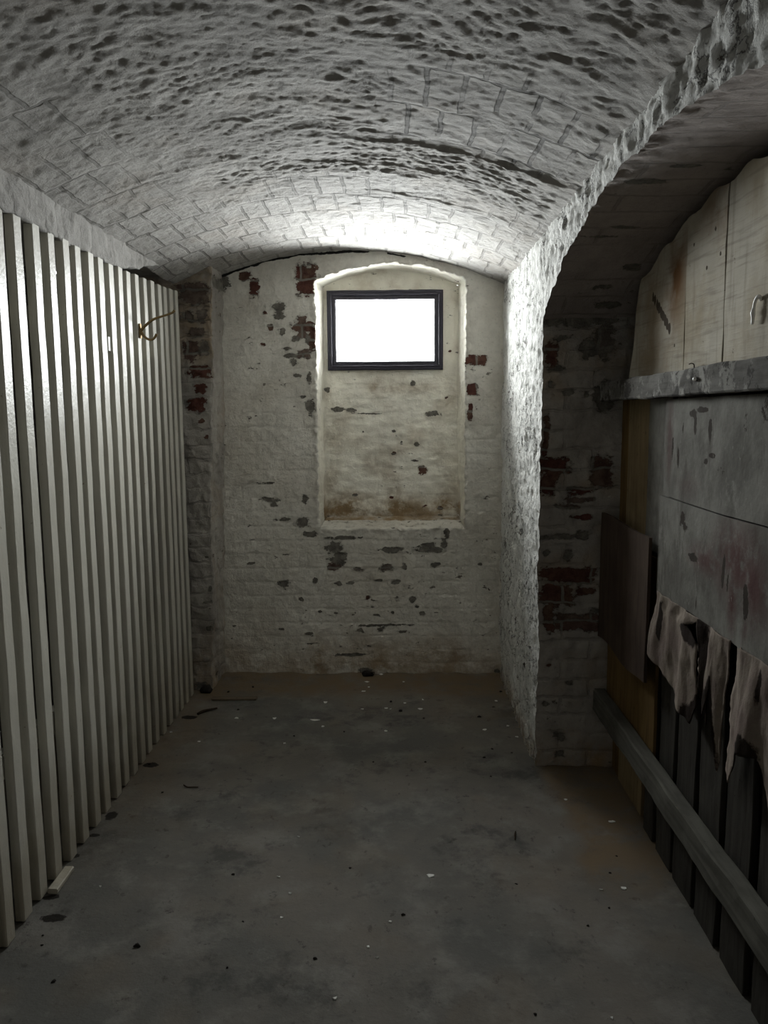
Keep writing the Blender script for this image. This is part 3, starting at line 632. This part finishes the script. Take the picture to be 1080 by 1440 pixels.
# ------------------------------------------------------------------ floor
A = Acc(); A.grid(lambda u,v:(u,v,np.zeros_like(u)), rng(LX,XB,.014), rng(YF,YB+.06,.014))
V,F,U = A.arrays()
x,y = V[:,0],V[:,1]
h = .0045*fbm(V,3,3,7)+.0012*fbm(V,18,3,9)
h += .018*(1-smooth(.0,.10,YB-y))*(.4+.6*smooth(-.4,.5,fbm(V,7,2,3)))          # dirt swept against the back wall
h += .012*np.exp(-((x-.60)/.09)**2-((y-2.86)/.12)**2)
st = np.clip(.95*smooth(3.66,3.84,y+.05*fbm(V,6,2,71))+.55*(1-smooth(-.99,-.80,x+.05*fbm(V,5,3,72)))*smooth(1.9,3.2,y)
     + .95*smooth(.53,.62,x+.06*fbm(V,6,2,73))*smooth(1.95,2.35,y)+.5*(1-smooth(.28,.5,XR-x))*smooth(3.0,3.9,y)+.2*smooth(.2,.5,fbm(V,2.5,3,74)),0,1)
bare = np.zeros(len(V))
for cx,cy,rx,ry in ((-.985,1.99,.035,.016),(-1.035,2.085,.03,.012),(-1.06,2.3,.02,.015),(-1.04,2.42,.02,.012),(-1.03,2.55,.02,.03),(-1.02,2.95,.03,.02),(-1.0,3.45,.04,.02)):
    d = np.sqrt(((x-cx)/rx)**2+((y-cy)/ry)**2); bare = np.maximum(bare,np.clip(1.25-.65*d,0,1))
bare = np.maximum(bare, .55*np.exp(-((y-4.03)/.012)**2)*smooth(-.1,.3,fbm(V,9,2,12)+.1))
Vn = V.copy(); Vn[:,2] = h
me = raw_mesh('floor', Vn, F); attr(me,'stain',st); attr(me,'bare',bare)
tag(link('floor', me, M['floor']), kind='structure')

# ------------------------------------------------------------------ window
W = empty('window_1', (-.075, 4.235, 1.645)); tag(W, kind='structure')
WL = W.location
def ring(name, mat, x0,x1,z0,z1, w, y0,y1, ch=.004, parent=W, seed=0):
    out = []
    A_ = []
    prof = [(0,ch),(ch,0),(w*.45,0),(w*.5,.002),(w-ch,.0),(w,ch),(w,y1-y0),(0,y1-y0)]
    V,F = [],[]; m = len(prof)
    rs = np.random.RandomState(seed)
    sides = []
    cs = [(x0,z0,1,1),(x1,z0,-1,1),(x1,z1,-1,-1),(x0,z1,1,-1)]
    path = []
    for k in range(4):
        a, b = cs[k], cs[(k+1)%4]
        for t in np.linspace(0,1,10,endpoint=False):
            path.append((a[0]+(b[0]-a[0])*t, a[1]+(b[1]-a[1])*t, a[2]+(b[2]-a[2])*t, a[3]+(b[3]-a[3])*t, k, t))
    n = len(path)
    for (px,pz,sx,sz,k,t) in path:
        j = rs.randn()*.0007
        for (d, e) in prof:
            ox = (sx if k in (1,3) or t == 0 else sx)*d; oz = sz*d
            if t > 0: ox, oz = (sx*d, sz*d)
            V.append((px+ox, y0+e+j*.3, pz+oz+j))
    for i in range(n):
        for q in range(m):
            a = i*m+q; b = i*m+(q+1)%m; c = ((i+1)%n)*m+q; d = ((i+1)%n)*m+(q+1)%m
            F.append((a,b,d,c))
    me = bpy.data.meshes.new(name); me.from_pydata([tuple(Vector(v)-WL) for v in V],[],F); me.update()
    import bmesh
    bm = bmesh.new(); bm.from_mesh(me); bmesh.ops.recalc_face_normals(bm, faces=bm.faces); bm.to_mesh(me); bm.free()
    return link(name, me, mat, parent, sm=False)
ring('window_frame', M['frame'], -.386,.235,1.646,2.066,.026,4.198,4.262)
sash = ring('sash', M['sash'], -.362,.211,1.670,2.042,.024,4.212,4.252, seed=3)
gl = Acc()
gx = np.linspace(-.345,.194,120)
gl.grid(lambda u,v:(u, 4.236+.0016*np.sin(u*2*math.pi/.0125), v), gx, np.linspace(1.688,2.024,3))
V,F,U = gl.arrays()
g = link('pane', raw_mesh('pane', V-np.array(WL), F), M['glass'], sash)
for a,b in (((-.338,4.226,1.925),(-.288,4.226,1.934)),((.186,4.226,1.936),(.150,4.226,1.962))):
    tube('window_stay', M['sash'], [tuple(Vector(a)-WL), tuple((Vector(a)+Vector(b))/2-WL+Vector((0,-.002,.002))), tuple(Vector(b)-WL)], .0016, sash, 6)

# ------------------------------------------------------------------ batten partition
PB = (-1.055, 2.8, 0)
P = empty('batten_partition', PB)
tag(P, 'cream painted partition of upright square battens with narrow gaps between them', 'partition')
rs = np.random.RandomState(4)
lefts = [1.29,1.386,1.483,1.58,1.676,1.773,1.870,1.967,2.066,2.164,2.270,2.370,2.470,2.567,2.669,2.764,2.857,2.952,3.049,3.146,3.242,3.341,3.437,3.523,3.610,3.703]
for i, y0 in enumerate(lefts):
    w = .047+rs.uniform(-.003,.003)
    top = lz(np.array([y0]))[0] if y0 < 2.9 else 1.957+.034*(y0-2.9)/.8
    lean = rs.uniform(-.003,.003)
    b = timber('batten', M['batten'], (.027, w, top+.004-.004), (-1.055-.027+rs.uniform(-.003,.003), y0, .001+rs.uniform(0,.006)), 60, .0025, .0006, None, 20+i, bow=lean)
    put(b, P, PB)
for z in (.42, 1.66):
    put(timber('cross_rail', M['batten'], (.035,2.6,.07), (-1.055-.064,1.22,z), 30, .004, .001, None, 3), P, PB)
put(timber('spacer_block', M['chip'], (.02,.022,.05), (-1.078,2.826,1.645), 4, .002, .0005, None, 4), P, PB)

hk = empty('coat_hook', (-1.05,3.165,1.73))
tag(hk, 'old brass double coat hook screwed to the cream battens', 'hook')
HL = (-1.05,3.165,1.73)
put(timber('back_plate', M['brass'], (.006,.020,.058), (-1.0545,3.157,1.722), 8, .002, .0003), hk, HL)
put(tube('upper_arm', M['brass'], [(-1.049,3.167,1.752),(-1.03,3.167,1.772),(-.995,3.167,1.797),(-.95,3.167,1.811),(-.918,3.167,1.822),(-.908,3.167,1.832)], [.006,.0055,.005,.0042,.0045,.006]), hk, HL)
put(tube('lower_arm', M['brass'], [(-1.049,3.167,1.748),(-1.035,3.167,1.728),(-1.015,3.167,1.716),(-.998,3.167,1.720),(-.985,3.167,1.738)], [.006,.005,.0048,.0045,.0055]), hk, HL)

# ------------------------------------------------------------------ right bay: boards, rails, panels, cloth
def stains(o, bl, stl):
    me = o.data; co = np.zeros(len(me.vertices)*3, np.float32); me.vertices.foreach_get('co', co); co = co.reshape(-1,3)
    for nm, L in (('bare',bl),('stain',stl)):
        f = np.zeros(len(co))
        for cy,cz,ry,rz,s in L:
            d = np.sqrt(((co[:,1]-cy)/ry)**2+((co[:,2]-cz)/rz)**2); f = np.maximum(f, s*np.clip(1.25-.65*d,0,1))
        attr(me, nm, f)
    return o
top = lambda y: np.minimum(az(y)-.022+.006*np.sin(y*31)-.02*smooth(1.9,1.6,y)*0, 3)
lo145 = lambda y: np.full_like(y, 1.455)
for (a,b,lab,bl,stl) in (
    (.90,1.982,'pale papered board beside the white cup hook, filling the arch above the rail',[(1.80,1.52,.10,.006,.6)],[(1.2,1.6,.1,.1,.5)]),
    (1.988,2.250,'narrow pale board with black specks between two long cracks, under the arch',[(2.02,1.80,.006,.006,1),(2.06,1.87,.006,.006,1),(2.10,1.78,.006,.006,1),(2.2,1.86,.006,.005,.9)],[(2.03,1.93,.10,.06,.7)]),
    (2.256,2.80,'rust streaked pale board curving down to the pier, with a dark diagonal scar',[(2.54, 1.772, 0.0075, 0.016, 1), (2.5208, 1.758, 0.0075, 0.016, 1), (2.5, 1.7428, 0.0075, 0.016, 1), (2.4808, 1.7287, 0.0115, 0.016, 1), (2.46, 1.7135, 0.0115, 0.016, 1), (2.4408, 1.6995, 0.0115, 0.016, 1), (2.42, 1.6843, 0.0115, 0.016, 1), (2.4008, 1.6702, 0.0115, 0.016, 1), (2.38, 1.655, 0.0115, 0.016, 1), (2.33, 1.6, 0.005, 0.006, 1)],[(2.34,1.79,.07,.10,1),(2.55,1.65,.12,.2,.35)])):
    f = top if b < 2.7 else (lambda y: np.minimum(top(y), 1.42+(2.81-y)*3.2))
    o = sheet('pale_board', M['pale'], rng(a,b,.007), lo145, f, .812+.003*random.random(), .018, .002, seed=int(a*10), nv=90, edge=.004)
    tag(stains(o,bl,stl), lab, 'board', 'pale boards filling the arch')
# backing boards in the corner beyond the grey panels
for (a,b,z0,z1,x0,mat,lab) in ((2.335,2.545,.96,1.46,.816,'greyp','thin grey board strip beside the grey panels, under the upper rail'),
                          (2.55,2.828,.006,1.46,.834,'tan','tan upright board behind the brown leaning panel, under the upper rail'),
                          (2.834,2.93,.006,1.46,.838,'ochre','dark ochre upright board in the corner against the brick pier')):
    o = sheet('upright_board', M[mat], rng(a,b,.02), lambda y,q=z0: np.full_like(y,q), lambda y,q=z1: np.full_like(y,q), x0, .014, .001, seed=int(a*30), nv=30)
    if mat == 'greyp': stains(o,[],[])
    tag(o, lab, 'board', 'upright boards in the corner')
g1 = sheet('grey_panel', M['greyp'], rng(.95,2.318,.008), lambda y: 1.156+.002*np.sin(y*9), lambda y: np.full_like(y,1.442), .790, .012, .0015, seed=5, nv=50)
tag(stains(g1, [(2.099, 1.4, 0.03, 0.012, 0.8), (2.08, 1.371, 0.01, 0.03, 0.9), (1.984, 1.361, 0.012, 0.04, 0.8), (2.032, 1.41, 0.05, 0.008, 0.8), (2.196, 1.275, 0.008, 0.035, 0.9), (1.965, 1.294, 0.02, 0.006, 1), (2.003, 1.277, 0.012, 0.008, 1), (1.685, 1.41, 0.03, 0.05, 0.6), (2.244, 1.304, 0.01, 0.05, 0.7), (2.167, 1.361, 0.006, 0.02, 0.8), (1.907, 1.256, 0.04, 0.02, 0.55), (1.782, 1.381, 0.02, 0.05, 0.5)], [(2.273, 1.333, 0.02, 0.09, 0.7), (2.119, 1.207, 0.06, 0.03, 0.3)]),
    'grey stained plywood panel with white scuffs directly below the upper rail', 'panel', 'grey panels nailed on the boards')
g2 = sheet('grey_panel', M['greyp'], rng(.95,2.332,.008), lambda y: .858+.005*np.sin(y*7), lambda y: 1.152+.002*np.sin(y*9), .788, .012, .002, seed=9, nv=50)
tag(stains(g2, [(1.733, 0.971, 0.012, 0.04, 1), (2.119, 1.092, 0.05, 0.02, 0.6), (2.138, 1.111, 0.015, 0.02, 0.9), (2.051, 1.015, 0.035, 0.014, 0.8), (1.859, 1.015, 0.008, 0.045, 1), (2.022, 0.899, 0.005, 0.02, 0.9), (1.83, 1.0, 0.008, 0.03, 0.7), (1.916, 1.111, 0.06, 0.012, 0.4)], [(1.782, 1.053, 0.11, 0.075, 1), (1.695, 1.015, 0.06, 0.07, 1), (1.955, 1.024, 0.1, 0.03, 0.9), (1.801, 0.957, 0.02, 0.06, 1), (1.733, 0.938, 0.012, 0.05, 0.8)]),
    'grey panel with a purple red smear, lower of two, above the hanging rags', 'panel', 'grey panels nailed on the boards')
# upper rail
R0 = (.755,2.0,1.45)
r = timber('wooden_rail', M['rail'], (.040,1.98,.070), (.752,.952,1.448), 60, .004, .0022, None, 31)
tag(r, 'weathered grey timber rail running across below the pale boards to the pier', 'rail', 'grey timber rails')
for yy in (1.15,2.05,2.88):
    tag(timber('packing_block', M['fence'], (.018,.06,.05), (.793,yy,1.456), 4, .002, .0006), 'small dark packing block behind the upper rail', 'block', 'packing blocks behind the rail')
r2 = timber('wooden_rail', M['lowrail'], (.046,1.98,.088), (.757,.955,.240), 60, .005, .002, None, 37)
tag(r2, 'dirty grey timber rail along the foot of the dark upright boards', 'rail', 'grey timber rails')
# dark upright boards behind it
fy = [1.02,1.185,1.352,1.52,1.715,1.885,2.052,2.222]
for i, y0 in enumerate(fy):
    w = (.140,.140,.142,.150,.135,.140,.142,.130)[i]
    o = timber('fence_board', M['fence'], (.016,w,.92), (.820,y0,.003), 20, .002, .0015, None, 60+i)
    tag(o, 'dark upright board behind the low rail, beneath the grey panels and rags', 'board', 'dark upright fence boards')
tag(timber('fence_board', M['fence'], (.016,.085,.92), (.820,2.392,.003), 20, .002, .0015, None, 71), 'narrow dark upright board next to the leaning brown panel', 'board', 'dark upright fence boards')
# leaning panels in the corner
def btop(y): return 1.025-.006*np.sin((y-2.3)*9)-.035*np.exp(-((y-2.33)/.018)**2)
bp = sheet('brown_panel', M['brownp'], rng(2.362,2.925,.02), lambda y: .545+.01*np.sin(y*14), btop, .768, .010, .0015, seed=13, nv=26)
tag(bp, 'dark brown hardboard panel leaning in the corner beside the brick pier', 'panel')
op = sheet('ochre_panel', M['ochre'], rng(2.37,2.925,.02), lambda y: np.full_like(y,.215), lambda y: .95-.05*(y-2.37), .806, .010, .002, seed=15, nv=26)
tag(op, 'ochre plywood sheet under the brown panel, its foot behind the low rail', 'panel')
def rag(ya, yb, zt, zbf, lab, seed, la=lambda t:0*t, lb=lambda t:0*t, ph=0., soil=()):
    nu, nv = 44, 70
    s, t = [q.ravel() for q in np.meshgrid(np.linspace(0,1,nu), np.linspace(0,1,nv), indexing='ij')]
    y0 = ya+la(t); y1 = yb+lb(t)
    z0 = zt-(zt-zbf(s))*t
    P0 = np.stack([np.zeros_like(s), y0+(y1-y0)*s, z0],1)
    rag_edge = .006*fbm(P0+seed,[20,20,34],3,seed+5)
    y = y0+(y1-y0)*s+np.where((s<.01)|(s>.99), rag_edge, 0)
    z = z0+np.where(t>.99, rag_edge*1.4, 0)
    P = np.stack([np.zeros_like(y), y, z],1)
    fold = .011*np.sin(s*9+ph+1.2*t)*(.3+t)+.012*fbm(P+seed,[12,12,5],3,seed)+.006*(1-np.abs(2*((s*3.1+.35*t+.2*fbm(P+seed,8,2,seed+9))%1)-1))
    x = .789-fold*.8-.006*t
    x = np.clip(x, .765, .797)
    V = np.stack([x,y,z],1)
    idx = np.arange(nu*nv).reshape(nu,nv)
    F = np.stack([idx[:-1,:-1].ravel(),idx[1:,:-1].ravel(),idx[1:,1:].ravel(),idx[:-1,1:].ravel()],1)
    me = raw_mesh('hanging_rag',V,F)
    f = np.zeros(len(V))
    for cs, ct, rs_, rt, k in soil:
        f = np.maximum(f, k*np.clip(1.25-.65*np.hypot((s-cs)/rs_,(t-ct)/rt),0,1))
    attr(me,'stain',f); attr(me,'bare',f*0)
    o = link('hanging_rag', me, M['cloth'])
    m = o.modifiers.new('thick','SOLIDIFY'); m.thickness = .003
    return tag(o, lab, 'rag', 'rags hanging below the grey panel')
pw = np.interp
rag(2.318,2.01,.862,lambda s: pw(s,[0,.15,.55,.9,1],[.660,.645,.60,.565,.63]), 'wide pale rag with a slanting hem, nailed beside the brown panel', 3,
    la=lambda t:.028*np.sin(t*3.1)*t, lb=lambda t: -.02+.07*np.exp(-((t-.16)/.09)**2)-.012*t, soil=((.2,.35,.04,.25,1),(.95,.2,.12,.1,.9),(.9,.95,.12,.1,1)))
rag(1.995,1.795,.862,lambda s: pw(s,[0,.2,.3,.45,.62,.8,1],[.69,.59,.69,.63,.72,.50,.58]), 'middle torn rag ending in two pointed tails', 8,
    la=lambda t:-.04*t, lb=lambda t:.035*t, ph=2., soil=((.12,.3,.16,.5,.9),(.5,1.,.3,.25,1),(.2,.9,.2,.3,1)))
rag(1.765,1.47,.862,lambda s: pw(s,[0,.1,.3,.5,.7,1],[.535,.515,.63,.64,.535,.55]), 'broad pinkish rag nearest the camera, its hem hanging lowest', 12,
    la=lambda t:.028*t, ph=4., soil=((.35,1.,.16,.16,1),(.45,.25,.03,.2,.8),(.75,.6,.1,.2,.5)))
# white hook and plug
ch = empty('cup_hook', (.812,1.785,1.60)); CHL = (.812,1.785,1.60)
tag(ch, 'small white hook hanging on the pale board above the rail', 'hook')
put(tube('shank', M['white'], [(0.8140,1.7905,1.6522),(0.8060,1.7771,1.6566),(0.8030,1.7811,1.6587),(0.8020,1.7917,1.6494),(0.8020,1.7970,1.6345)], [.0035,.0042,.0042,.0036,.0034]), ch, CHL)
put(tube('sleeve', M['white'], [(0.8020,1.7972,1.6361),(0.8020,1.7995,1.6254),(0.8020,1.7984,1.6158),(0.8030,1.8024,1.6005)], [.0034,.0058,.0042,.003]), ch, CHL)
pg = tube('wall_plug', M['white'], [(0.7540,2.0039,1.4876),(0.7490,1.9907,1.4871),(0.7470,1.9853,1.4868)], [.0055,.0055,.003], None, 10, 3)
tag(pg, 'tiny white plastic plug in the face of the upper rail', 'plug')
nl = tube('bent_nail', M['twig'], [(0.8130,2.1689,1.5220),(0.8000,2.1355,1.5315),(0.7960,2.1406,1.5357),(0.7940,2.1559,1.5348)], .0016, None, 6)
tag(nl, 'thin rusty nail standing out just above the upper rail', 'nail')

# ------------------------------------------------------------------ small things on the floor
def chipmesh(name, rx, ry, th, rs, lumpy=False):
    n = 9; V=[]; F=[]
    ang = np.sort(rs.uniform(0, 2*math.pi, n)); rad = rs.uniform(.55,1.1,n)
    if lumpy:
        levels = ((0,.8),(.35,1.),(.75,.75),(1.,.3))
    else:
        levels = ((0,.92),(.6,1.),(1.,.9))
    for z, k in levels:
        for a, r_ in zip(ang, rad):
            V.append((math.cos(a)*rx*r_*k, math.sin(a)*ry*r_*k, z*th*(1 if lumpy else 1)+ (0 if lumpy else (math.cos(a*2)*.25+.25)*th*1.5*(z>0))))
    L = len(levels)
    for l in range(L-1):
        for k in range(n):
            a=l*n+k; b=l*n+(k+1)%n; F.append((a,b,b+n,a+n))
    F.append(tuple(range(n-1,-1,-1))); F.append(tuple(range((L-1)*n,L*n)))
    me = bpy.data.meshes.new(name); me.from_pydata(V,[],F); me.update(); return me
def fz(x,y):
    P_ = np.array([[x,y,0.]])
    h = .0045*fbm(P_,3,3,7)+.0012*fbm(P_,18,3,9)
    h = h+.018*(1-smooth(.0,.10,YB-P_[:,1]))*(.4+.6*smooth(-.4,.5,fbm(P_,7,2,3)))+.012*np.exp(-((P_[:,0]-.60)/.09)**2-((P_[:,1]-2.86)/.12)**2)
    return float(h[0])
rs = np.random.RandomState(11)
flabels = {0:'largest white paint flake, curled, on the bare floor between niche and battens',
           2:'long white paint flake on the floor below the niche, beside a black crumb',
           3:'white paint flake alone in the middle of the dark floor',
           1:'slim white paint flake close behind the largest flake',
           5:'faint grey white flake on the floor near the batten foot',
           28:'pale flake in the dirt at the foot of the boarded bay'}
for i,(x,y,rx,ry,_) in enumerate(FLAKES):
    if i == 3: rx, ry = .018, .012
    if i == 0: rx, ry = .028, .018
    o = link('paint_flake', chipmesh('paint_flake', max(rx*.85,.006), max(min(ry,rx)*.85,.005), .0022, rs), M['flake'], None, False)
    o.location = (x,y,fz(x,y)-.0003)
    tag(o, flabels.get(i, 'tiny white paint chip lying on the concrete floor'), 'paint flake', 'paint flakes on the floor')
clabels = {0:'black crumb of grit beside the long white flake below the niche', 13:None}
for i,(x,y,rx,ry,_) in enumerate(CRUMBS):
    if i in (13,17): continue
    o = link('grit_crumb', chipmesh('grit_crumb', max(rx*.8,.005), max(min(ry,rx*1.3)*.7,.004), max(rx*.6,.004), rs, True), M['crumb'], None, False)
    o.location = (x,y,fz(x,y)-.0005)
    tag(o, clabels.get(i) or 'small black crumb of grit on the concrete floor', 'crumb', 'black grit on the floor')
# heap of dirt at the foot of the back wall
o = link('dirt_lump', chipmesh('dirt_lump', .045,.022,.03, rs, True), M['crumb'], None, True); o.location = (-.19,4.0,.008)
tag(o, 'black lump of dirt against the foot of the back wall under the niche', 'dirt')
o = link('dirt_lump', chipmesh('dirt_lump', .035,.03,.035, rs, True), M['crumb'], None, True); o.location = (-1.0,3.775,.0)
tag(o, 'dark clod of dirt at the foot of the flaking corner pier', 'dirt')
lt = timber('lath', M['lath'], (.225,.030,.012), (-.945,3.66,.001), 14, .003, .0012, None, 5); 
tag(lt, 'flat dusty lath lying on the floor in front of the corner pier', 'lath')
tag(tube('twig', M['twig'], [(-.965,3.475,.006),(-.945,3.50,.010),(-.915,3.525,.009),(-.89,3.55,.006)], [.006,.007,.005,.003], None, 7, 4), 'dark stub of wood on the floor near the lath', 'twig')
tag(tube('twig', M['twig'], [(-.835,2.775,.004),(-.815,2.755,.005),(-.79,2.757,.004),(-.775,2.757,.004)], [.002,.0028,.0024,.0018], None, 6, 4), 'thin bent twig on open floor beside the battens', 'twig')
tag(tube('twig', M['twig'], [(.375,2.40,.004),(.378,2.425,.006),(.384,2.45,.004)], [.002,.0028,.002], None, 6, 4), 'short dark twig on open floor before the boarded bay', 'twig')
oc = timber('timber_offcut', M['batten'], (.030,.115,.016), (-1.052,2.10,.002), 10, .003, .001, None, 8)
tag(oc, 'short white painted offcut lying against the feet of the battens', 'offcut')

# ------------------------------------------------------------------ light
w = bpy.data.worlds.new('sky'); S.world = w; w.use_nodes = True
w.node_tree.nodes['Background'].inputs[0].default_value = (.97,.99,1,1); w.node_tree.nodes['Background'].inputs[1].default_value = 5.0
def area(name, loc, rot, sx, sy, power, col, spread=math.pi):
    l = bpy.data.lights.new(name,'AREA'); l.shape='RECTANGLE'; l.size=sx; l.size_y=sy; l.energy=power; l.color=col; l.spread=spread
    o = bpy.data.objects.new(name,l); COL.objects.link(o); o.location=loc; o.rotation_euler=rot; return o
area('window_daylight', (-.075,4.275,1.856), (math.radians(-90),0,0), .56, .36, 31.0, (.97,.99,1.0), math.radians(112))
# unseen fill lamp added behind the camera to lift the shaded surfaces
area('rear_fill', ((DX0+DX1)/2, -2.95, 1.0), (math.radians(90),0,0), .8, 1.7, 4.6, (1,.97,.93))

# ------------------------------------------------------------------ camera
cd = bpy.data.cameras.new('camera'); cam = bpy.data.objects.new('camera', cd); COL.objects.link(cam)
cd.sensor_fit='VERTICAL'; cd.sensor_height=36; cd.lens=27; cd.clip_start=.02
CAMROT = Matrix(((0.9997634848, 0.0054687917, 0.0210491514), (0.0202089399, 0.1240094040, -0.9920752323), (-0.0080357455, 0.9922659725, 0.1238695554)))
cam.matrix_world = Matrix.Translation((0,0,1.4)) @ CAMROT.to_4x4()
S.camera = cam
vs = S.view_settings; vs.view_transform='Standard'; vs.look='None'; vs.gamma=1; vs.use_curve_mapping=False; vs.exposure=0.26
cy = S.cycles
cy.max_bounces = 10; cy.diffuse_bounces = 8; cy.transparent_max_bounces = 8; cy.sample_clamp_indirect = 6; cy.use_denoising = True
